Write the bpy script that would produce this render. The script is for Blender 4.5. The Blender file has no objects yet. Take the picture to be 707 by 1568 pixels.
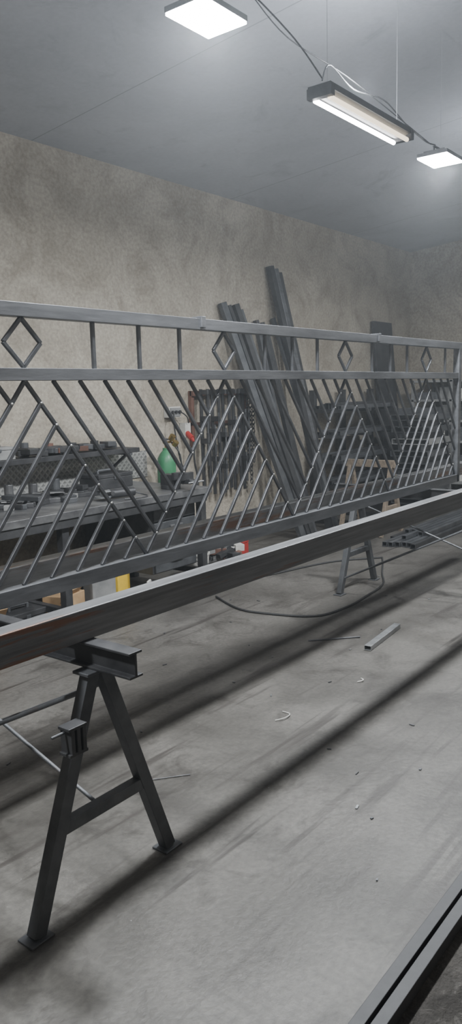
import bpy, bmesh, math, random
from mathutils import Vector, Matrix
random.seed(4)
sc = bpy.context.scene
ZOOM = None

# ---------------------------------------------------------------- materials
def new_mat(name):
    m = bpy.data.materials.new(name); m.use_nodes = True
    nt = m.node_tree
    return m, nt, nt.nodes['Principled BSDF']

def mottled(name, c1, c2, scale=6, rough=(0.4, 0.7), metal=0.0, bump=0.1, stretch=(1, 1, 1),
            detail=8, bump_scale=40, c3=None, c3_scale=3, c3_lo=0.55, c3_hi=0.7, zones=None):
    m, nt, bs = new_mat(name)
    N = nt.nodes.new; L = nt.links.new
    tc = N('ShaderNodeTexCoord'); src = tc.outputs['Object']
    mp = N('ShaderNodeMapping'); mp.inputs['Scale'].default_value = stretch
    L(src, mp.inputs[0])
    n = N('ShaderNodeTexNoise'); n.inputs['Scale'].default_value = scale; n.inputs['Detail'].default_value = detail
    n.inputs['Roughness'].default_value = 0.62
    L(mp.outputs[0], n.inputs['Vector'])
    r = N('ShaderNodeValToRGB'); r.color_ramp.elements[0].position = 0.33; r.color_ramp.elements[1].position = 0.68
    r.color_ramp.elements[0].color = (*c1, 1); r.color_ramp.elements[1].color = (*c2, 1)
    L(n.outputs['Fac'], r.inputs[0])
    col = r.outputs[0]
    if c3:
        n3 = N('ShaderNodeTexNoise'); n3.inputs['Scale'].default_value = c3_scale; n3.inputs['Detail'].default_value = 6
        n3.inputs['Roughness'].default_value = 0.7
        L(mp.outputs[0], n3.inputs['Vector'])
        fac = n3.outputs['Fac']
        if zones:   # patches of rust along the length of the tube: (x centre, half length, weight)
            sep = N('ShaderNodeSeparateXYZ'); L(src, sep.inputs[0]); acc = None
            for xc, hl, wt in zones:
                s1 = N('ShaderNodeMath'); s1.operation = 'SUBTRACT'; s1.inputs[1].default_value = xc; L(sep.outputs[0], s1.inputs[0])
                s2 = N('ShaderNodeMath'); s2.operation = 'ABSOLUTE'; L(s1.outputs[0], s2.inputs[0])
                s3 = N('ShaderNodeMapRange'); s3.interpolation_type = 'SMOOTHSTEP'
                s3.inputs[1].default_value = 0; s3.inputs[2].default_value = hl; s3.inputs[3].default_value = wt; s3.inputs[4].default_value = 0
                L(s2.outputs[0], s3.inputs[0])
                if acc is None: acc = s3.outputs[0]
                else:
                    s4 = N('ShaderNodeMath'); s4.operation = 'MAXIMUM'; L(acc, s4.inputs[0]); L(s3.outputs[0], s4.inputs[1]); acc = s4.outputs[0]
            ad = N('ShaderNodeMath'); ad.operation = 'ADD'; L(fac, ad.inputs[0]); L(acc, ad.inputs[1]); fac = ad.outputs[0]
        mr = N('ShaderNodeMapRange'); mr.inputs[1].default_value = c3_lo; mr.inputs[2].default_value = c3_hi
        L(fac, mr.inputs[0])
        mx = N('ShaderNodeMixRGB'); mx.inputs[2].default_value = (*c3, 1)
        L(mr.outputs[0], mx.inputs[0]); L(col, mx.inputs[1]); col = mx.outputs[0]
        inv = N('ShaderNodeMath'); inv.operation = 'MULTIPLY_ADD'; inv.inputs[1].default_value = -metal*0.8; inv.inputs[2].default_value = metal
        L(mr.outputs[0], inv.inputs[0]); L(inv.outputs[0], bs.inputs['Metallic'])
    L(col, bs.inputs['Base Color'])
    mr = N('ShaderNodeMapRange'); mr.inputs[3].default_value = rough[0]; mr.inputs[4].default_value = rough[1]
    L(n.outputs['Fac'], mr.inputs[0]); L(mr.outputs[0], bs.inputs['Roughness'])
    if not c3: bs.inputs['Metallic'].default_value = metal
    if bump:
        nb = N('ShaderNodeTexNoise'); nb.inputs['Scale'].default_value = bump_scale; nb.inputs['Detail'].default_value = 5
        L(mp.outputs[0], nb.inputs['Vector'])
        b = N('ShaderNodeBump'); b.inputs['Strength'].default_value = bump; b.inputs['Distance'].default_value = 0.01
        L(nb.outputs['Fac'], b.inputs['Height']); L(b.outputs[0], bs.inputs['Normal'])
    return m

def emis(name, col, s):
    m, nt, bs = new_mat(name)
    bs.inputs['Base Color'].default_value = (*col, 1)
    bs.inputs['Emission Color'].default_value = (*col, 1)
    bs.inputs['Emission Strength'].default_value = s
    return m

M_steel = mottled('raw_steel', (0.115, 0.119, 0.128), (0.22, 0.227, 0.242), 5, (0.32, 0.5), 0.75, 0.05, (0.5, 3, 3))
M_bar = mottled('bar_steel', (0.06, 0.062, 0.067), (0.13, 0.133, 0.142), 9, (0.33, 0.48), 0.65, 0.04)
M_rusty = mottled('mill_scale_steel_with_rust', (0.115, 0.117, 0.122), (0.22, 0.223, 0.23), 4, (0.34, 0.55), 0.6, 0.06,
                  (0.5, 6, 14), c3=(0.15, 0.07, 0.04), c3_scale=2.6, c3_lo=0.63, c3_hi=0.70,
                  zones=((1.35, .5, .13), (2.15, .3, .09)))
M_rusty2 = mottled('rusty_stock_steel', (0.16, 0.162, 0.166), (0.30, 0.302, 0.306), 4, (0.34, 0.55), 0.6, 0.06,
                  (0.5, 6, 6), c3=(0.15, 0.085, 0.055), c3_scale=1.8, c3_lo=0.55, c3_hi=0.62)
M_weld = mottled('ground_weld', (0.25, 0.25, 0.25), (0.42, 0.42, 0.40), 30, (0.4, 0.5), 0.8, 0.1)
M_dark = mottled('dark_painted_steel', (0.025, 0.025, 0.027), (0.06, 0.06, 0.062), 8, (0.4, 0.65), 0.4, 0.05)
M_trestle = mottled('trestle_steel', (0.06, 0.062, 0.067), (0.12, 0.124, 0.13), 7, (0.4, 0.6), 0.55, 0.06,
                    c3=(0.09, 0.055, 0.04), c3_scale=5, c3_lo=0.62, c3_hi=0.75)
M_black = mottled('black_rubber', (0.012, 0.012, 0.013), (0.03, 0.03, 0.03), 10, (0.5, 0.7), 0, 0.05)
M_grey = mottled('grey_paint', (0.16, 0.16, 0.16), (0.27, 0.27, 0.26), 6, (0.5, 0.7), 0.1, 0.05)
M_white = mottled('dirty_white_plastic', (0.42, 0.41, 0.38), (0.60, 0.59, 0.56), 7, (0.4, 0.6), 0, 0.03)
M_wire = mottled('thin_pale_wire', (0.30, 0.31, 0.33), (0.36, 0.37, 0.39), 7, (0.6, 0.7), 0, 0.0)
M_yellow = mottled('yellow_plastic', (0.65, 0.42, 0.03), (0.80, 0.55, 0.06), 7, (0.4, 0.6), 0, 0.03)
M_red = mottled('red_paint', (0.30, 0.025, 0.02), (0.45, 0.04, 0.035), 7, (0.35, 0.5), 0, 0.03)
M_green = mottled('green_cylinder_paint', (0.03, 0.13, 0.06), (0.05, 0.22, 0.10), 7, (0.35, 0.5), 0, 0.03)
M_card = mottled('cardboard', (0.32, 0.20, 0.10), (0.42, 0.28, 0.15), 9, (0.8, 0.95), 0, 0.1)
M_wood = mottled('weathered_wood', (0.13, 0.10, 0.07), (0.24, 0.19, 0.14), 5, (0.7, 0.9), 0, 0.15, (1, 8, 8))
M_brownrack = mottled('red_oxide_steel', (0.10, 0.05, 0.035), (0.18, 0.09, 0.065), 8, (0.5, 0.7), 0.2, 0.08)
M_brass = mottled('brass', (0.35, 0.25, 0.08), (0.45, 0.32, 0.12), 10, (0.3, 0.4), 0.9, 0.02)
M_benchtop = mottled('worn_bench_steel', (0.07, 0.07, 0.075), (0.22, 0.22, 0.22), 5, (0.3, 0.55), 0.6, 0.08)
M_galv = mottled('galvanised', (0.28, 0.29, 0.30), (0.42, 0.43, 0.44), 18, (0.3, 0.45), 0.8, 0.03)
M_led = emis('led_lens', (0.95, 0.98, 1.0), 110)
M_tube = emis('fluorescent_tube', (0.97, 0.98, 1.0), 25)
M_tube_dim = emis('dim_tube', (1.0, 0.86, 0.66), 2.0)

M_checker, nt, bs = new_mat('checker_plate')
N = nt.nodes.new; L = nt.links.new
bs.inputs['Metallic'].default_value = 0.6; bs.inputs['Roughness'].default_value = 0.4
g = N('ShaderNodeNewGeometry')
hs = []
for ang in (45, -45):
    mp = N('ShaderNodeMapping'); mp.inputs['Rotation'].default_value = (0, math.radians(ang), 0)
    L(g.outputs['Position'], mp.inputs[0])
    w = N('ShaderNodeTexWave'); w.bands_direction = 'X'; w.inputs['Scale'].default_value = 8
    L(mp.outputs[0], w.inputs['Vector']); hs.append(w)
mm = N('ShaderNodeMath'); mm.operation = 'MAXIMUM'; L(hs[0].outputs['Fac'], mm.inputs[0]); L(hs[1].outputs['Fac'], mm.inputs[1])
cr = N('ShaderNodeValToRGB'); cr.color_ramp.elements[0].color = (0.32, 0.32, 0.31, 1); cr.color_ramp.elements[1].color = (0.5, 0.5, 0.48, 1)
cr.color_ramp.elements[0].position = 0.6
L(mm.outputs[0], cr.inputs[0]); L(cr.outputs[0], bs.inputs['Base Color'])
b = N('ShaderNodeBump'); b.inputs['Strength'].default_value = 0.3; b.inputs['Distance'].default_value = 0.01
L(mm.outputs[0], b.inputs['Height']); L(b.outputs[0], bs.inputs['Normal'])

def surface(name, cA, cB, cC, s1, s2, s3, rough, bump, seam=None, streak=None, c_lo=0.56, c_hi=0.72, speck=None, fine_amt=0.35, r1=(0.36,0.66)):
    m, nt, bs = new_mat(name)
    N = nt.nodes.new; L = nt.links.new
    g = N('ShaderNodeNewGeometry')
    def noise(s, d=8, r=0.6, dist=0.0, vec=None):
        n = N('ShaderNodeTexNoise'); n.inputs['Scale'].default_value = s; n.inputs['Detail'].default_value = d
        n.inputs['Roughness'].default_value = r; n.inputs['Distortion'].default_value = dist
        L(vec or g.outputs['Position'], n.inputs['Vector']); return n.outputs['Fac']
    def ramp(f, a, b):
        r = N('ShaderNodeMapRange'); r.inputs[1].default_value = a; r.inputs[2].default_value = b
        L(f, r.inputs[0]); return r.outputs[0]
    def mix(f, c1, c2, mode='MIX'):
        x = N('ShaderNodeMixRGB'); x.blend_type = mode
        if isinstance(f, float): x.inputs[0].default_value = f
        else: L(f, x.inputs[0])
        for i, c in ((1, c1), (2, c2)):
            if isinstance(c, tuple): x.inputs[i].default_value = (*c, 1)
            else: L(c, x.inputs[i])
        return x.outputs[0]
    c = mix(ramp(noise(s1, 10, 0.62, 0.6), *r1), cA, cB)
    c = mix(ramp(noise(s2, 8, 0.7, 1.2), c_lo, c_hi), c, cC)
    fine = ramp(noise(s3, 4, 0.6), 0.3, 0.7)
    x = N('ShaderNodeMixRGB'); x.blend_type = 'MULTIPLY'; x.inputs[0].default_value = fine_amt
    L(c, x.inputs[1]); cc = N('ShaderNodeCombineColor')
    for i in range(3): L(fine, cc.inputs[i])
    L(cc.outputs[0], x.inputs[2]); c = x.outputs[0]
    if streak:
        for ang, sc_, lo in streak[1]:
            mp = N('ShaderNodeMapping'); mp.inputs['Rotation'].default_value = (0, 0, math.radians(ang)); mp.inputs['Scale'].default_value = (0.5, 9, 1)
            L(g.outputs['Position'], mp.inputs[0])
            c = mix(ramp(noise(sc_, 5, 0.55, 0.3, mp.outputs[0]), lo, lo+.08), c, streak[0])
    if speck:
        c = mix(ramp(noise(speck[1], 2, 0.5), speck[2], speck[2]+.03), c, speck[0])
    if seam:
        sep = N('ShaderNodeSeparateXYZ'); L(g.outputs['Position'], sep.inputs[0])
        a = N('ShaderNodeMath'); a.operation = 'SUBTRACT'; a.inputs[1].default_value = seam[0]; L(sep.outputs[0], a.inputs[0])
        d = N('ShaderNodeMath'); d.operation = 'PINGPONG'; d.inputs[1].default_value = seam[1] / 2; L(a.outputs[0], d.inputs[0])
        lt = N('ShaderNodeMath'); lt.operation = 'LESS_THAN'; lt.inputs[1].default_value = 0.005; L(d.outputs[0], lt.inputs[0])
        c = mix(lt.outputs[0], c, seam[2])
    L(c, bs.inputs['Base Color'])
    bs.inputs['Roughness'].default_value = rough
    add = N('ShaderNodeMath'); add.operation = 'ADD'; L(noise(s2 * 2, 8, 0.7), add.inputs[0]); L(noise(s3, 4), add.inputs[1])
    b = N('ShaderNodeBump'); b.inputs['Strength'].default_value = bump; b.inputs['Distance'].default_value = 0.02
    L(add.outputs[0], b.inputs['Height']); L(b.outputs[0], bs.inputs['Normal'])
    return m
M_floor = surface('concrete_floor', (0.066, 0.061, 0.054), (0.132, 0.124, 0.112), (0.046, 0.041, 0.036), 1.5, 3.2, 45, 0.5, 0.14,
                  streak=((0.042, 0.037, 0.033), ((35, 1.2, 0.60), (-50, 1.5, 0.61), (80, 1.3, 0.62))), speck=((0.22,0.22,0.21), 38, 0.77), r1=(.36,.64), c_lo=.52, c_hi=.70)
M_wall = surface('rough_plaster', (0.36, 0.32, 0.255), (0.50, 0.455, 0.38), (0.26, 0.225, 0.175), 1.0, 1.7, 35, 0.85, 0.45, c_lo=0.46, c_hi=0.72)
M_ceil = surface('ceiling_panels', (0.41, 0.43, 0.465), (0.49, 0.51, 0.55), (0.37, 0.385, 0.415), 0.7, 2.0, 30, 0.7, 0.02, seam=(4.05, 2.5, (0.28, 0.29, 0.31)), fine_amt=.08)
M_dirt = surface('dirty_ground', (0.035, 0.031, 0.027), (0.09, 0.082, 0.073), (0.18, 0.17, 0.155), 6, 14, 60, 0.9, 0.9)

# ---------------------------------------------------------------- builder
class B:
    def __init__(s, name, mats):
        s.name = name; s.mats = mats; s.bm = bmesh.new()
    def _face(s, vs, mi):
        try:
            f = s.bm.faces.new(vs); f.material_index = mi
        except ValueError: pass
    def hexa(s, P, mi=0):
        v = [s.bm.verts.new(p) for p in P]
        for q in ((0,3,2,1),(4,5,6,7),(0,1,5,4),(1,2,6,5),(2,3,7,6),(3,0,4,7)):
            s._face([v[i] for i in q], mi)
    def box(s, c, d, mi=0, rz=0.0, R=None):
        c = Vector(c); x, y, z = d[0]/2, d[1]/2, d[2]/2
        M = R if R is not None else Matrix.Rotation(rz, 3, 'Z')
        s.hexa([c + M @ Vector(p) for p in ((-x,-y,-z),(x,-y,-z),(x,y,-z),(-x,y,-z),(-x,-y,z),(x,-y,z),(x,y,z),(-x,y,z))], mi)
    def frame(s, p1, p2, up=(0,0,1)):
        p1, p2 = Vector(p1), Vector(p2); d = (p2-p1).normalized(); u = Vector(up)
        if abs(d.dot(u)) > 0.98: u = Vector((0,1,0))
        sd = d.cross(u).normalized(); u = sd.cross(d).normalized()
        return p1, p2, d, sd, u
    def prism(s, p1, p2, w, h, mi=0, up=(0,0,1)):
        p1, p2, d, sd, u = s.frame(p1, p2, up)
        P = []
        for p in (p1, p2):
            P += [p - sd*w/2 - u*h/2, p + sd*w/2 - u*h/2, p + sd*w/2 + u*h/2, p - sd*w/2 + u*h/2]
        s.hexa(P, mi)
    def profile(s, p1, p2, pts, mi=0, up=(0,0,1), cap=True):
        p1, p2, d, sd, u = s.frame(p1, p2, up)
        a = [s.bm.verts.new(p1 + sd*x + u*y) for x, y in pts]
        b = [s.bm.verts.new(p2 + sd*x + u*y) for x, y in pts]
        n = len(pts)
        for i in range(n): s._face([a[i], a[(i+1)%n], b[(i+1)%n], b[i]], mi)
        if cap: s._face(a[::-1], mi); s._face(b, mi)
    def hollow(s, p1, p2, w, h, t=0.004, mi=0, up=(0,0,1)):
        p1, p2, d, sd, u = s.frame(p1, p2, up)
        def ring(p, w, h): return [s.bm.verts.new(p + sd*x*w/2 + u*y*h/2) for x, y in ((-1,-1),(1,-1),(1,1),(-1,1))]
        o1, o2, i1, i2 = ring(p1,w,h), ring(p2,w,h), ring(p1,w-2*t,h-2*t), ring(p2,w-2*t,h-2*t)
        for k in range(4):
            j = (k+1) % 4
            s._face([o1[k], o1[j], o2[j], o2[k]], mi); s._face([i1[j], i1[k], i2[k], i2[j]], mi)
            s._face([o1[j], o1[k], i1[k], i1[j]], mi); s._face([o2[k], o2[j], i2[j], i2[k]], mi)
    def cyl(s, p1, p2, r, mi=0, seg=12, r2=None, cap=True):
        r2 = r if r2 is None else r2
        p1, p2, d, sd, u = s.frame(p1, p2)
        a, b = [], []
        for i in range(seg):
            t = 2*math.pi*i/seg; q = sd*math.cos(t) + u*math.sin(t)
            a.append(s.bm.verts.new(p1+q*r)); b.append(s.bm.verts.new(p2+q*r2))
        for i in range(seg):
            j = (i+1) % seg
            s._face([a[i], a[j], b[j], b[i]], mi)
        if cap: s._face(a[::-1], mi); s._face(b, mi)
    def lathe(s, c, prof, mi=0, seg=20):
        c = Vector(c); rings = []
        for r, z in prof:
            rings.append([s.bm.verts.new(c + Vector((r*math.cos(2*math.pi*i/seg), r*math.sin(2*math.pi*i/seg), z))) for i in range(seg)])
        for a, b in zip(rings, rings[1:]):
            for i in range(seg):
                j = (i+1) % seg; s._face([a[i], a[j], b[j], b[i]], mi)
        s._face(rings[0][::-1], mi); s._face(rings[-1], mi)
    def cable(s, pts, r, mi=0, seg=6, sub=6):
        P = [Vector(p) for p in pts]; Q = []
        for i in range(len(P)-1):
            p0 = P[max(i-1,0)]; p1 = P[i]; p2 = P[i+1]; p3 = P[min(i+2,len(P)-1)]
            for k in range(sub):
                t = k/sub
                Q.append(0.5*((2*p1)+(p2-p0)*t+(2*p0-5*p1+4*p2-p3)*t*t+(3*p1-p0-3*p2+p3)*t**3))
        Q.append(P[-1]); rings = []
        for i, q in enumerate(Q):
            d = (Q[min(i+1,len(Q)-1)] - Q[max(i-1,0)]).normalized()
            u = Vector((0,0,1)) if abs(d.z) < 0.95 else Vector((0,1,0))
            sd = d.cross(u).normalized(); u = sd.cross(d)
            rings.append([s.bm.verts.new(q + (sd*math.cos(2*math.pi*k/seg)+u*math.sin(2*math.pi*k/seg))*r) for k in range(seg)])
        for a, b in zip(rings, rings[1:]):
            for i in range(seg):
                j = (i+1) % seg; s._face([a[i], a[j], b[j], b[i]], mi)
        s._face(rings[0][::-1], mi); s._face(rings[-1], mi)
    def blob(s, c, r, mi=0, sc=(1,1,1)):
        M = Matrix.Translation(Vector(c)) @ Matrix.Diagonal((*[r*k for k in sc], 1))
        res = bmesh.ops.create_icosphere(s.bm, subdivisions=1, radius=1, matrix=M)
        for v in res['verts']:
            for f in v.link_faces: f.material_index = mi
    def done(s, bevel=0.0, smooth=False):
        bmesh.ops.recalc_face_normals(s.bm, faces=s.bm.faces)
        me = bpy.data.meshes.new(s.name); s.bm.to_mesh(me); s.bm.free()
        for m in s.mats: me.materials.append(m)
        ob = bpy.data.objects.new(s.name, me); sc.collection.objects.link(ob)
        if smooth:
            for p in me.polygons: p.use_smooth = True
            md = ob.modifiers.new('es', 'EDGE_SPLIT'); md.split_angle = math.radians(40)
        if bevel:
            md = ob.modifiers.new('bv', 'BEVEL'); md.width = bevel; md.segments = 2; md.limit_method = 'ANGLE'
        return ob

# ---------------------------------------------------------------- room
X0, X1, Y0, Y1 = -4.0, 10.85, -4.0, 5.0
ZW = 3.55
SL = 0.10
def zc(y): return ZW + (Y1-y)*SL
b = B('floor', [M_floor]); b.box(((X0+X1)/2, (Y1+0.77)/2, -0.1), (X1-X0, Y1-0.77, 0.2)); b.done()
b = B('floor_unpaved', [M_dirt]); b.box(((X0+X1)/2, (Y0+0.77)/2, -0.11), (X1-X0, 0.77-Y0, 0.2)); b.done()
b = B('wall_back', [M_wall]); b.box(((X0+X1)/2, Y1+0.1, 2.4), (X1-X0+0.4, 0.2, 4.9)); b.done()
b = B('wall_right', [M_wall]); b.box((X1+0.1, (Y0+Y1)/2, 2.4), (0.2, Y1-Y0, 4.9)); b.done()
b = B('wall_left', [M_wall]); b.box((X0-0.1, (Y0+Y1)/2, 2.4), (0.2, Y1-Y0, 4.9)); b.done()
b = B('wall_front', [M_wall]); b.box(((X0+X1)/2, Y0-0.1, 2.4), (X1-X0+0.4, 0.2, 4.9)); b.done()
b = B('ceiling', [M_ceil])
za, zb = zc(Y0), zc(Y1)
b.hexa([(X0,Y0,za),(X1,Y0,za),(X1,Y1,zb),(X0,Y1,zb),(X0,Y0,za+.1),(X1,Y0,za+.1),(X1,Y1,zb+.1),(X0,Y1,zb+.1)]); b.done()

# ---------------------------------------------------------------- gate
GY = 2.345; GX0, GX1 = 0.0, 5.99
b = B('steel_gate', [M_steel, M_bar, M_weld])
b.hollow((GX0, GY, 1.915), (GX1, GY, 1.915), 0.05, 0.05)
b.prism((GX0+.02, GY, 1.685), (GX1-.02, GY, 1.685), 0.045, 0.045)
b.prism((GX0+.02, GY, 0.875), (GX1-.02, GY, 0.875), 0.05, 0.06)
for x in (GX0+.025, GX1-.025):
    b.prism((x, GY, 0.845), (x, GY, 1.89), 0.05, 0.05)
P = 1.19; ap = [0.61 + P*i for i in range(5)]
top, bot = 1.6625, 0.905; t = 0.014; n = 9
def bar(x1, z1, x2, z2):
    b.prism((x1, GY, z1), (x2, GY, z2), t, t, 1, up=(0,1,0))
def weld(x, z): b.blob((x, GY-0.003, z), 0.0085, 2)
h = top-bot
for i, a in enumerate(ap):
    bar(a, top, min(a+P/2, GX1-.04), bot); bar(a, top, max(a-P/2, GX0+.04), bot)
    weld(a, top)
    for k in range(1, n):
        xb = a - P/2 + k*P/n
        d = k*P/n/2
        xt = a + d; zt = top - h*(d/(P/2))
        bar(xb, bot, xt, zt); weld(xt, zt)
    for k in range(1, n):
        xt = a + k*P/n
        xe = a + P/2 + k*P/n/2; ze = top - h*((a+P-xe)/(P/2))
        if xe > GX1-.05:
            if xt > GX1-.06: continue
            f = (GX1-.05-xt)/(P/2); bar(xt, top, GX1-.05, top-h*f); continue
        bar(xt, top, xe, ze); weld(xe, ze)
    zc0 = (1.71+1.89)/2; hh = 0.088; hw = 0.083
    q = [(a, zc0+hh), (a+hw, zc0), (a, zc0-hh), (a-hw, zc0)]
    for k in range(4): bar(*q[k], *q[(k+1)%4])
    for o in (0.345, 0.605, 0.865):
        if a+o < GX1-.1: b.prism((a+o, GY, 1.705), (a+o, GY, 1.892), 0.015, 0.015, 1, up=(0,1,0))
b.prism((0.19, GY, 1.705), (0.19, GY, 1.892), 0.015, 0.015, 1, up=(0,1,0))
for x in (2.80, 4.57): b.box((x, GY-.005, 1.925), (0.03, 0.062, 0.05), 0)
b.done(0.0015)

# ---------------------------------------------------------------- long tubes on trestles
TOPZ = 0.845
b = B('steel_box_tube', [M_rusty]); b.hollow((-1.2, 1.82, TOPZ+.051), (7.6, 1.82, TOPZ+.051), 0.07, 0.10, 0.005); b.done(0.003)
b = B('steel_box_tube', [M_rusty2]); b.hollow((-1.0, 2.51, TOPZ+.051), (7.2, 2.51, TOPZ+.051), 0.08, 0.10, 0.005); b.done(0.003)

def trestle(xc):
    b = B('steel_trestle', [M_trestle, M_dark, M_weld])
    w, hh, tf = 0.055, 0.082, 0.008
    I = [(-w/2,-hh/2),(w/2,-hh/2),(w/2,-hh/2+tf),(.005,-hh/2+tf),(.005,hh/2-tf),(w/2,hh/2-tf),(w/2,hh/2),(-w/2,hh/2),(-w/2,hh/2-tf),(-.005,hh/2-tf),(-.005,-hh/2+tf),(-w/2,-hh/2+tf)]
    z = TOPZ - hh/2
    b.profile((xc, 1.58, z), (xc, 3.15, z), I, 1)
    for y in (1.76, 2.95):
        f1, f2 = (xc-.29, y, 0.008), (xc+.29, y, 0.008)
        a1, a2 = (xc-.024, y, 0.752), (xc+.024, y, 0.752)
        b.prism(f1, a1, 0.045, 0.04, 0, up=(0,1,0)); b.prism(f2, a2, 0.045, 0.04, 0, up=(0,1,0))
        b.box((xc, y, 0.757), (0.13, 0.07, 0.01), 0)
        for f in (f1, f2): b.box((f[0], y, 0.004), (0.085, 0.07, 0.008), 0)
        zz = 0.30; dx = .29 - (.266*zz/.75)
        b.prism((xc-dx, y, zz), (xc+dx, y, zz), 0.035, 0.04, 0)
    b.cyl((xc-.05, 1.76, 0.70), (xc-.25, 2.95, 0.12), 0.008, 0, 8)
    b.cyl((xc-.02, 1.77, 0.31), (xc-.05, 2.95, 0.72), 0.007, 0, 8)
    b.cyl((xc+.05, 1.76, 0.70), (xc+.25, 2.95, 0.12), 0.008, 0, 8)
    return b.done(0.002)
trestle(1.55); trestle(5.45)

b = B('magnetic_clamp', [M_dark, M_trestle])
cx, cy, cz = 1.395, 1.70, 0.60
for i in range(3): b.box((cx-.02+i*.022, cy, cz), (0.014, 0.05, 0.075), 0)
b.box((cx, cy, cz+.04), (0.07, 0.05, 0.01), 0); b.box((cx, cy, cz-.04), (0.07, 0.05, 0.01), 0)
b.cyl((cx-.08, cy, cz+.03), (cx-.03, cy, cz+.03), 0.005, 1, 8); b.box((cx+.02, cy+.03, cz), (0.05, 0.02, 0.03), 0)
b.done(0.002)

# ---------------------------------------------------------------- ceiling lights
LZ = 3.05
def flood(x, y, z, power):
    b = B('led_floodlight', [M_dark, M_led, M_wire])
    b.box((x, y, z+.020), (0.268, 0.202, 0.022), 0)
    for i in range(9): b.box((x-.10+i*.025, y, z+.038), (0.005, 0.14, 0.02), 0)
    b.box((x, y, z+.004), (0.262, 0.196, 0.010), 1)
    b.prism((x-.10, y, z+.03), (x-.10, y, z+.07), 0.02, 0.004, 0); b.prism((x+.10, y, z+.03), (x+.10, y, z+.07), 0.02, 0.004, 0)
    b.prism((x-.10, y, z+.07), (x+.10, y, z+.07), 0.02, 0.004, 0)
    b.cyl((x, y, z+.07), (x, y, zc(y)-.004), 0.001, 2, 6)
    b.done()
    l = bpy.data.lights.new('led_light', 'AREA'); l.shape = 'RECTANGLE'; l.size = 0.25; l.size_y = 0.185
    l.energy = power; l.color = (0.93, 0.97, 1.0)
    o = bpy.data.objects.new('led_light', l); o.location = (x, y, z-.004); sc.collection.objects.link(o)
flood(2.56, 2.05, LZ, 125); flood(5.03, 2.12, LZ, 125); flood(0.1, 2.05, LZ, 105); flood(8.0, 2.1, LZ, 70)  # outer two floods are unseen, added to extend the row's light

def tube_fixture(x1, x2, yc, LZ, lit, fill_power):
    b = B('fluorescent_fixture', [M_dark, M_tube, M_tube_dim, M_grey, M_wire])
    b.box(((x1+x2)/2, yc, LZ+.06), (x2-x1+.06, 0.13, 0.03), 0)
    b.hexa([(x1,yc-.03,LZ+.035),(x2,yc-.03,LZ+.035),(x2,yc+.03,LZ+.035),(x1,yc+.03,LZ+.035),(x1,yc-.065,LZ+.05),(x2,yc-.065,LZ+.05),(x2,yc+.065,LZ+.05),(x1,yc+.065,LZ+.05)], 3)
    for x in (x1-.015, x2+.015): b.box((x, yc, LZ+.04), (0.035, 0.14, 0.05), 0)
    b.cyl((x1, yc+.042, LZ+.015), (x2, yc+.042, LZ+.015), 0.012, 1, 12)
    b.cyl((x1, yc-.042, LZ+.015), (x2, yc-.042, LZ+.015), 0.012, lit, 12)
    for x in (x1+.05, x2-.05): b.cyl((x, yc, LZ+.07), (x, yc, zc(yc)-.004), 0.001, 4, 6)
    b.done()
    l = bpy.data.lights.new('ceiling_fill','POINT'); l.energy = fill_power; l.shadow_soft_size = .06; l.color = (.88,.93,1)  # point light added above the housing to brighten ceiling and upper wall
    o = bpy.data.objects.new('ceiling_fill', l); o.location = ((x1+x2)/2,yc,LZ+.17); sc.collection.objects.link(o)
tube_fixture(3.52, 4.40, 2.10, LZ-.04, 2, 42)
tube_fixture(0.7, 1.6, 2.10, LZ, 1, 36)  # unseen fixture, added to carry more ceiling fill on the left
tube_fixture(6.4, 7.3, 2.10, LZ, 1, 32)  # unseen fixture, added to carry more ceiling fill on the right
def fill_bulb(x, y, z, power, col=(1,.96,.9), rad=.06):  # bulbs out of view, added as fill for gate fronts and wall
    b = B('added_fill_bulb', [M_dark, M_tube])
    b.cyl((x,y,z+.09),(x,y,z+.16),.022,0,12); b.cyl((x,y,z+.16),(x,y,zc(y)-.004),.003,0,6)
    b.lathe((x,y,z),[(.01,.02),(.03,.035),(.035,.06),(.02,.09)],1,14); b.done(smooth=True)
    l = bpy.data.lights.new('fill_light','POINT'); l.energy = power; l.shadow_soft_size = rad; l.color = col
    o = bpy.data.objects.new('fill_light', l); o.location = (x,y,z-.06); sc.collection.objects.link(o)
fill_bulb(-1.5, -1.8, 2.9, 34); fill_bulb(3.2, -2.2, 2.9, 45); fill_bulb(8.0, -1.8, 2.9, 36)

b = B('hanging_power_cable', [M_black])
b.cable([(2.56,2.1,3.13),(2.8,2.15,3.33),(3.05,2.2,3.38),(3.35,2.15,3.26),(3.52,2.1,3.12)], 0.004)
b.cable([(3.52,2.1,3.11),(3.7,2.16,3.25),(3.95,2.16,3.2),(4.3,2.16,3.24),(4.6,2.16,3.18),(4.85,2.15,3.14),(4.95,2.12,3.13)], 0.004)
b.cable([(3.05,2.2,3.38),(3.4,2.22,3.30),(3.9,2.18,3.26),(4.5,2.18,3.21),(4.95,2.15,3.14)], 0.003)
b.done(smooth=True)

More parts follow.
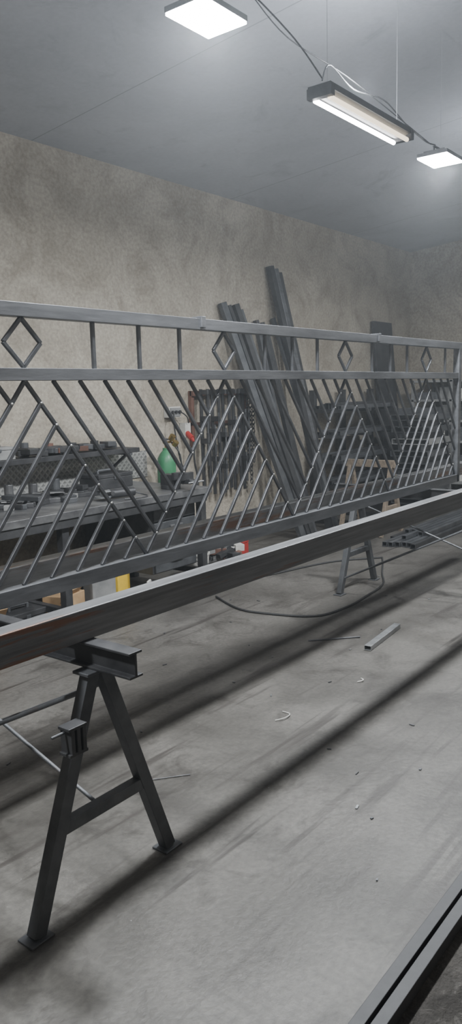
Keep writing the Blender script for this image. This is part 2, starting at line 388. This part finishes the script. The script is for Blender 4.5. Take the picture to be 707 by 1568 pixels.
# ---------------------------------------------------------------- workbench zone
b = B('workbench', [M_benchtop, M_dark, M_trestle])
b.box((2.6, 4.39, 0.825), (4.4, 0.92, 0.05), 0)
for x in (0.6, 2.0, 3.3, 4.74):
    for y in (4.0, 4.8): b.box((x, y, 0.40), (0.06, 0.06, 0.80), 1)
    b.box((x, 4.4, 0.15), (0.05, 0.78, 0.05), 1)
b.box((2.6, 3.96, 0.77), (4.3, 0.04, 0.06), 1)
b.box((4.45, 4.42, .5), (.52, .76, .56), 1)
for k in range(4): b.box((4.45, 4.03, .29+k*.135), (.48, .015, .12), 2); b.box((4.45, 4.015, .31+k*.135), (.14, .02, .015), 0)
b.done(0.003)
b = B('checker_plate_backsplash', [M_checker]); b.box((2.7, 4.99, 0.97), (4.9, 0.012, 0.24)); b.done()
b = B('mounted_tool_shelf', [M_dark, M_trestle])
b.box((2.5, 4.85, 1.13), (4.6, 0.25, 0.04), 0)
for x in (0.6, 2.0, 3.4, 4.7):
    b.box((x, 4.85, 1.10), (0.03, 0.24, 0.02), 1); b.prism((x, 4.97, 0.97), (x, 4.78, 1.10), 0.025, 0.02, 1)
b.done(0.002)

def toolbox(x, y, z, w, d, h, mat, rz=0):
    b = B('toolbox', [mat, M_trestle]); R = Matrix.Rotation(rz, 3, 'Z')
    def c(dx, dy, dz): return Vector((x,y,z)) + R @ Vector((dx,dy,dz))
    b.box(c(0,0,h*.35), (w, d, h*.7), 0, rz); b.box(c(0,0,h*.83), (w*1.02, d*1.02, h*.22), 0, rz)
    b.box(c(0,-d*.52,h*.7), (w*.12, .01, h*.25), 1, rz)
    b.cyl(c(-w*.25,0,h*1.12), c(w*.25,0,h*1.12), 0.012, 1, 8)
    b.prism(c(-w*.25,0,h*.9), c(-w*.25,0,h*1.12), .02, .02, 1); b.prism(c(w*.25,0,h*.9), c(w*.25,0,h*1.12), .02, .02, 1)
    b.done(0.004)
def bucket(name, x, y, z, r, h, mat):
    b = B(name, [mat, M_dark])
    b.lathe((x,y,z), [(r*.8,0),(r,h*.93),(r*1.05,h*.93),(r*1.05,h),(r*.95,h),(r*.75,.02)], 0)
    b.cable([(x-r,y,z+h*.9),(x-r*.8,y-r*.8,z+h*.75),(x,y-r*1.1,z+h*.6),(x+r*.8,y-r*.8,z+h*.75),(x+r,y,z+h*.9)], .004, 1)
    b.done(smooth=True)
def jerry(x, y, z, mat, rz=0, s=1):
    b = B('jerry_can', [mat, M_dark]); R = Matrix.Rotation(rz, 3, 'Z')
    def c(dx, dy, dz): return Vector((x,y,z)) + (R @ Vector((dx,dy,dz)))*s
    b.box(c(0,0,.14), (.2*s,.14*s,.28*s), 0, rz)
    b.prism(c(-.05,0,.28), c(-.05,0,.33), .03*s, .03*s, 0); b.prism(c(.05,0,.28), c(.05,0,.33), .03*s, .03*s, 0); b.prism(c(-.065,0,.33), c(.065,0,.33), .03*s, .025*s, 0)
    b.cyl(c(.085,0,.27), c(.1,0,.32), .022*s, 1, 12)
    b.done(0.01)
def grinder(x, y, z, rz):
    b = B('angle_grinder', [M_dark, M_galv, M_red]); R = Matrix.Rotation(rz, 3, 'Z')
    def c(dx, dy, dz): return Vector((x,y,z)) + R @ Vector((dx,dy,dz))
    b.cyl(c(-.15,0,.04), c(.06,0,.04), .032, 0, 12); b.cyl(c(.06,0,.04), c(.12,0,.04), .036, 1, 12, .028)
    b.cyl(c(.11,0,.02), c(.11,0,.028), .06, 1, 20); b.cyl(c(.1,.03,.045), c(.1,.13,.06), .016, 0, 10)
    b.cable([c(-.15,0,.04), c(-.2,.02,.02), c(-.22,.08,.008), c(-.15,.12,.008), c(0,.12,.008)], .005, 0)
    b.done(smooth=True)

toolbox(2.95, 4.85, 1.152, .40, .22, .17, M_dark); toolbox(2.45, 4.85, 1.152, .42, .22, .20, M_dark)
toolbox(3.38, 4.85, 1.152, .28, .2, .10, M_grey)
b = B('shelf_clutter', [M_dark, M_trestle, M_brownrack, M_dark])
for i in range(34):
    x = 3.65 + random.random()*1.0; l = .05+random.random()*.15
    b.box((x, 4.80+random.random()*.08, 1.152+.02+random.random()*.03), (l, .05+random.random()*.05, .04), random.randrange(3), random.random()*3)
for i in range(4): b.cyl((3.7+i*.24, 4.88, 1.152), (3.7+i*.24, 4.88, 1.152+.07+.04*random.random()), .035, random.randrange(3), 14)
b.done(0.003)
grinder(2.6, 4.1, .85, .4); grinder(3.9, 4.1, .85, 2.9)
toolbox(4.35, 4.68, .85, .40, .22, .13, M_dark, .05)
b = B('bench_clutter', [M_dark, M_trestle, M_benchtop, M_grey])
for i in range(60):
    x = 2.75 + random.random()*1.3; l = .06+random.random()*.30
    b.box((x, 4.34+random.random()*.42, .85+.017+random.choice((0,0,.03))), (l, .02+random.random()*.07, .033), random.choice((0,0,0,1,1,2,3)), random.random()*3)
for i in range(6):
    x = 2.8+i*.22; b.cyl((x, 4.78, .85), (x, 4.78, .85+.06+.06*random.random()), .035, random.randrange(3), 14)
b.done(0.003)
b = B('bench_vise', [M_dark, M_galv])
vx, vy = 4.55, 4.15
b.cyl((vx,vy,.85),(vx,vy,.88),.08,0,20); b.box((vx,vy,.92),(.09,.14,.09),0); b.box((vx,vy-.09,.955),(.14,.03,.06),0); b.box((vx,vy-.17,.955),(.14,.035,.06),0)
b.box((vx,vy-.13,.915),(.06,.2,.04),0); b.cyl((vx,vy-.28,.915),(vx,vy-.18,.915),.014,1,10); b.cyl((vx-.09,vy-.27,.915),(vx+.09,vy-.27,.915),.007,1,8)
b.done(.004)
# long offcuts stored on the floor below the bench
b = B('stored_offcuts', [M_trestle, M_dark, M_grey, M_benchtop])
for k in range(10):
    b.hollow((2.06+random.random()*.05, 4.50+.024*k, .025+.05*(k%3)), (3.10+random.random()*.14, 4.49+.024*k, .025+.05*(k%3)), .022, .045, .003, k%4)
b.done(.001)

# floor clutter under the bench
bucket('plastic_bucket', 5.02, 4.30, 0, .11, .22, M_white)
jerry(4.03, 4.28, 0, M_yellow, .3, .95); jerry(3.78, 4.2, 0, M_grey, -.2); jerry(4.10, 4.0, 0, M_white, .5, .6)
b = B('cardboard_box', [M_card]); b.box((3.48, 4.25, .11), (.24,.20,.2), 0, .3); b.prism((3.38,4.14,.21),(3.58,4.2,.21),.005,.1,0,up=(0,-.6,.8)); b.done(.002)
b = B('cardboard_box', [M_card]); b.box((2.75, 4.25, .12), (.28,.25,.23), 0, -.2); b.prism((2.62,4.14,.23),(2.88,4.1,.23),.005,.1,0,up=(0,-.6,.8)); b.done(.002)
toolbox(3.12, 4.3, 0, .3, .22, .18, M_dark); toolbox(2.3, 4.3, 0, .45, .25, .22, M_dark)
toolbox(5.95, 4.62, 0, .28, .2, .15, M_red, .1)
b = B('scrap_pile', [M_dark, M_trestle, M_brownrack, M_grey, M_white])
for i in range(60):
    x = 5.42+random.random()*.22; y = 4.25+random.random()*.5
    R = Matrix.Rotation(random.random()*3,3,'Z') @ Matrix.Rotation(random.uniform(-.4,.4),3,'Y')
    b.box((x,y,.06+random.random()*.6*(y-4.15)), (.08+random.random()*.16,.03+random.random()*.06,.03+random.random()*.03), random.choice((0,0,0,0,1,1,2,3,4)), R=R)
b.done(.002)

b = B('gas_cylinder', [M_green, M_brass, M_dark, M_grey])
gx, gy = 5.13, 4.72
b.lathe((gx,gy,0), [(.08,0),(.085,.02),(.085,.78)], 3); b.lathe((gx,gy,.78), [(.085,0),(.085,.20),(.078,.25),(.056,.29),(.03,.32),(.03,.34)], 0, 24)
b.cyl((gx,gy,1.11),(gx,gy,1.19),.012,1); b.cyl((gx-.03,gy,1.17),(gx+.07,gy,1.17),.010,1)
b.cyl((gx+.06,gy-.01,1.19),(gx+.06,gy-.04,1.23),.028,1,14); b.cyl((gx+.1,gy-.01,1.14),(gx+.1,gy-.04,1.17),.028,1,14); b.cyl((gx,gy,1.19),(gx,gy,1.205),.026,2,12)
b.cable([(gx+.07,gy,1.17),(gx+.13,gy-.05,1.05),(gx+.14,gy-.06,.8),(gx+.1,gy-.08,.5),(gx+.11,gy-.10,.1)], .008, 2)
b.done(smooth=True)

b = B('power_socket_box', [M_white, M_red, M_black, M_grey])
b.box((5.5,4.96,1.43),(.16,.07,.10),0); b.box((5.5,4.92,1.43),(.14,.01,.08),3)
for i in range(3): b.cyl((5.45+i*.05,4.915,1.43),(5.45+i*.05,4.895,1.43),.015,2,12)
b.box((5.68,4.96,1.25),(.08,.07,.14),0); b.cyl((5.67,4.93,1.22),(5.66,4.86,1.17),.028,1,14); b.cyl((5.66,4.86,1.17),(5.65,4.83,1.14),.018,1,12,.012)
b.cable([(5.65,4.83,1.14),(5.64,4.82,.95),(5.68,4.82,.75),(5.6,4.82,.55)], .01, 2)
b.cable([(5.45,4.895,1.43),(5.41,4.86,1.3),(5.48,4.87,1.0),(5.56,4.87,.8),(5.4,4.87,.6)], .007, 2)
b.cable([(5.55,4.895,1.43),(5.62,4.88,1.38),(5.66,4.9,1.32)], .006, 2)
b.done(smooth=True)

# clamp rack
b = B('hanging_clamps', [M_brownrack, M_dark, M_trestle, M_wood])
b.box((6.25,4.95,1.60),(.94,.05,.05),0); b.box((6.25,4.97,1.3),(.94,.03,.03),0)
for x in (5.80,6.70): b.box((x,4.975,1.35),(.04,.04,.55),0)
for i in range(9):
    x = 5.86+i*.085; y = 4.90-.02*(i%2); L_ = .95+.14*random.random(); zt = 1.64
    b.prism((x,y,zt),(x+.01,y,zt-L_),.038,.014,1,up=(0,1,0))
    b.box((x,y-.04,zt-.03),(.026,.10,.045),1)
    for q in range(2):
        zj = zt-.25-.3*random.random()-.25*q
        b.box((x,y-.04,zj),(.034,.10,.05),1); b.cyl((x,y-.08,zj-.15),(x,y-.08,zj+.06),.009,2,8); b.cyl((x,y-.08,zj-.24),(x,y-.08,zj-.14),.017,1,10)
for cx_, l in ((6.60,18),(6.65,21),(6.70,16)):
    for k in range(l):
        z = 1.55-k*.045; rot = k%2; pts = []
        for a in range(9):
            th = 2*math.pi*a/8; u_, v_ = .016*math.cos(th), .03*math.sin(th)
            pts.append((cx_+(u_ if rot else 0), 4.88+(0 if rot else u_), z+v_))
        b.cable(pts, .006, 1, 5, 1)
    b.cyl((cx_,4.88,1.58),(cx_,4.94,1.60),.006,1,6)
b.done(.001)

# leaning steel stock
b = B('leaning_steel_profiles', [M_trestle, M_dark, M_steel])
for xt, zt, xb, yb, w, d, mi in (
    (6.30,2.50,6.90,4.40,.09,.05,0),(6.40,2.48,6.98,4.38,.05,.05,1),
    (6.52,2.50,7.10,4.40,.08,.05,1),(6.60,2.45,7.18,4.42,.05,.05,0),
    (6.88,2.36,7.18,4.60,.05,.05,0),(6.98,2.34,7.32,4.55,.06,.05,1),(7.06,2.30,7.38,4.55,.04,.04,1),
    (7.16,2.95,7.60,4.48,.08,.06,1),(7.25,2.93,7.70,4.50,.07,.06,2),(7.34,2.90,7.78,4.52,.05,.05,1),(7.2,2.4,7.65,4.40,.05,.04,0)):
    b.hollow((xb,yb,0.03),(xt,4.95,zt),w,d,.004,mi,up=(0,-1,0))
b.done(.002)

b = B('steel_stock_rack', [M_dark, M_trestle, M_brownrack, M_steel])
for x in (7.95, 8.65, 9.4):
    b.box((x,4.9,.8),(.07,.07,1.6),0); b.box((x,4.66,.03),(.07,.5,.06),0)
    for z in (.45,.75,1.05,1.35): b.box((x,4.70,z),(.05,.4,.04),0)
for z in (.45,.75,1.05,1.35):
    for k in range(6):
        y = 4.53+k*.06; x0 = 7.9+random.random()*.05; x1_ = 9.1+random.random()*.4; hh = .03+.05*random.random()
        b.hollow((x0,y,z+.02+hh/2),(x1_,y,z+.02+hh/2),.045,hh,.004,random.choice((0,1,1,0,3)))
b.done(.001)

b = B('leaning_steel_sheet', [M_dark, M_trestle])
b.hexa([(9.58,4.72,0),(10.12,4.72,0),(10.12,4.76,0),(9.58,4.76,0),(9.56,4.93,2.5),(10.10,4.93,2.5),(10.10,4.97,2.5),(9.56,4.97,2.5)],0)
b.done(.003)

b = B('storage_shelving', [M_grey, M_trestle, M_dark, M_white, M_steel])
for x in (10.10,10.80):
    for y in (3.3,4.05,4.6): b.box((x,y,.85),(.04,.04,1.7),0)
for z in (.3,.58,.86,1.14,1.42,1.68):
    b.box((10.45,3.95,z),(.74,1.4,.03),0)
    y = 3.35
    while y < 4.4 and z < 1.6:
        w = .12+random.random()*.22; hh = .08+random.random()*.14
        b.box((10.3+random.random()*.15,y+w/2,z+.015+hh/2),(.35,w,hh),random.choice((0,1,1,3,4)))
        y += w+.03
b.done(.003)

b = B('stacked_steel_trays', [M_grey, M_trestle, M_steel])
for k in range(9):
    z = .0+k*.15; o = random.uniform(-.04,.04)
    b.hollow((8.9+o,4.1,z+.035),(9.6+o,4.1,z+.035),.5,.07,.006,k%3); b.box((9.25+o,3.95,z+.11),(.6,.04,.08),1); b.box((9.25+o,4.25,z+.11),(.6,.04,.08),1)
b.done(.002)

b = B('steel_bar_bundle', [M_trestle, M_steel, M_dark])
for k in range(7):
    b.hollow((7.0+random.random()*.4,3.2+k*.06,.027),(9.6+random.random()*.5,3.22+k*.06,.027),.05,.05,.004,random.randrange(3))
for k in range(5):
    b.hollow((7.2+random.random()*.4,3.25+k*.06,.077),(9.6+random.random()*.5,3.27+k*.06,.077),.05,.045,.004,random.randrange(3))
b.done(.002)
b = B('wooden_planks', [M_wood])
b.prism((5.9,4.02,.015),(6.6,4.15,.015),.12,.025); b.prism((6.7,4.10,.015),(7.25,3.9,.015),.10,.025); b.prism((6.2,4.0,.04),(6.75,4.18,.04),.08,.02); b.done(.003)
b = B('sawhorse', [M_wood, M_dark])
b.prism((7.7,3.70,.78),(7.7,4.30,.78),.06,.08)
for y in (3.75,4.25):
    b.prism((7.45,y,.0),(7.68,y,.75),.05,.04,0,up=(0,1,0)); b.prism((7.95,y,.0),(7.72,y,.75),.05,.04,0,up=(0,1,0)); b.prism((7.55,y,.3),(7.85,y,.3),.03,.05)
b.done(.003)

# loose items on the floor
b = B('steel_tube_offcut', [M_galv]); b.hollow((4.10,2.15,.017),(4.62,2.20,.017),.045,.03,.003); b.done(.002)
b = B('welding_cable', [M_black])
b.cable([(4.57,3.73,.009),(4.40,3.4,.009),(4.39,3.17,.009),(4.53,2.80,.009),(4.85,2.72,.009),(5.19,2.74,.009),(5.6,2.80,.009),(5.95,2.98,.009),(6.3,3.15,.009),(6.53,3.27,.009)], .008)
b.cable([(4.73,3.86,.009),(5.1,3.85,.009),(5.44,3.77,.009),(5.9,3.66,.009),(6.2,3.54,.009),(6.53,3.27,.009)], .008)
b.done(smooth=True)
b = B('thin_steel_rod', [M_bar]); b.cyl((4.05,2.55,.005),(4.30,2.31,.005),.005,0,8); b.done()
b = B('thin_steel_rod', [M_bar]); b.cyl((2.12,2.16,.004),(2.28,2.03,.004),.002,0,8); b.done()
b = B('floor_scraps', [M_bar, M_white, M_galv])
for i in range(36):
    x = 1.5+random.random()*5; y = 1.0+random.random()*2.6
    l = .008+random.random()*.02
    b.box((x,y,.003),(l,.004+random.random()*.005,.004),random.choice((0,0,0,2)),random.random()*3)
b.cable([(2.93,2.04,.004),(2.97,2.01,.01),(3.03,2.02,.006),(3.04,2.07,.004)],.0025,1); b.cable([(3.6,1.95,.004),(3.63,1.93,.01),(3.66,1.96,.004)],.003,1)
b.done()

b = B('steel_floor_rails', [M_dark, M_black])
b.hollow((-0.5,.815,.02),(4.6,.825,.02),.035,.04,.003,0); b.hollow((-0.3,.770,.02),(4.8,.780,.02),.035,.04,.003,0)
b.done(.002)

# ---------------------------------------------------------------- camera
H = 1.6; f = 1175.0; psi = math.radians(37.9); p = math.radians(8.85); r = math.radians(1.5)
fh = Vector((math.cos(psi), math.sin(psi), 0)); r0 = Vector((math.sin(psi), -math.cos(psi), 0)); Z = Vector((0,0,1))
F = fh*math.cos(p) - Z*math.sin(p); u0 = fh*math.sin(p) + Z*math.cos(p)
R_ = r0*math.cos(r) - u0*math.sin(r); U_ = r0*math.sin(r) + u0*math.cos(r)
cam = bpy.data.cameras.new('camera'); co = bpy.data.objects.new('camera', cam); sc.collection.objects.link(co)
cam.sensor_fit = 'VERTICAL'; cam.sensor_height = 36; cam.lens = 36*f/1568
if ZOOM:
    cam.lens *= ZOOM[2]; cam.shift_x = (ZOOM[0]-353.5)*ZOOM[2]/1568; cam.shift_y = (784-ZOOM[1])*ZOOM[2]/1568
Mx = Matrix((R_, U_, -F)).transposed().to_4x4(); Mx.translation = (0,0,H); co.matrix_world = Mx
sc.camera = co
w = bpy.data.worlds.new('w'); sc.world = w; w.use_nodes = True
wn = w.node_tree
wn.nodes['Background'].inputs[0].default_value = (.05,.05,.055,1)
# thin haze volume added for the halo around the lamps
vs = wn.nodes.new('ShaderNodeVolumeScatter'); vs.inputs['Color'].default_value = (.88,.94,1,1)
vs.inputs['Density'].default_value = 0.006; vs.inputs['Anisotropy'].default_value = 0.55
wn.links.new(vs.outputs[0], wn.nodes['World Output'].inputs['Volume'])
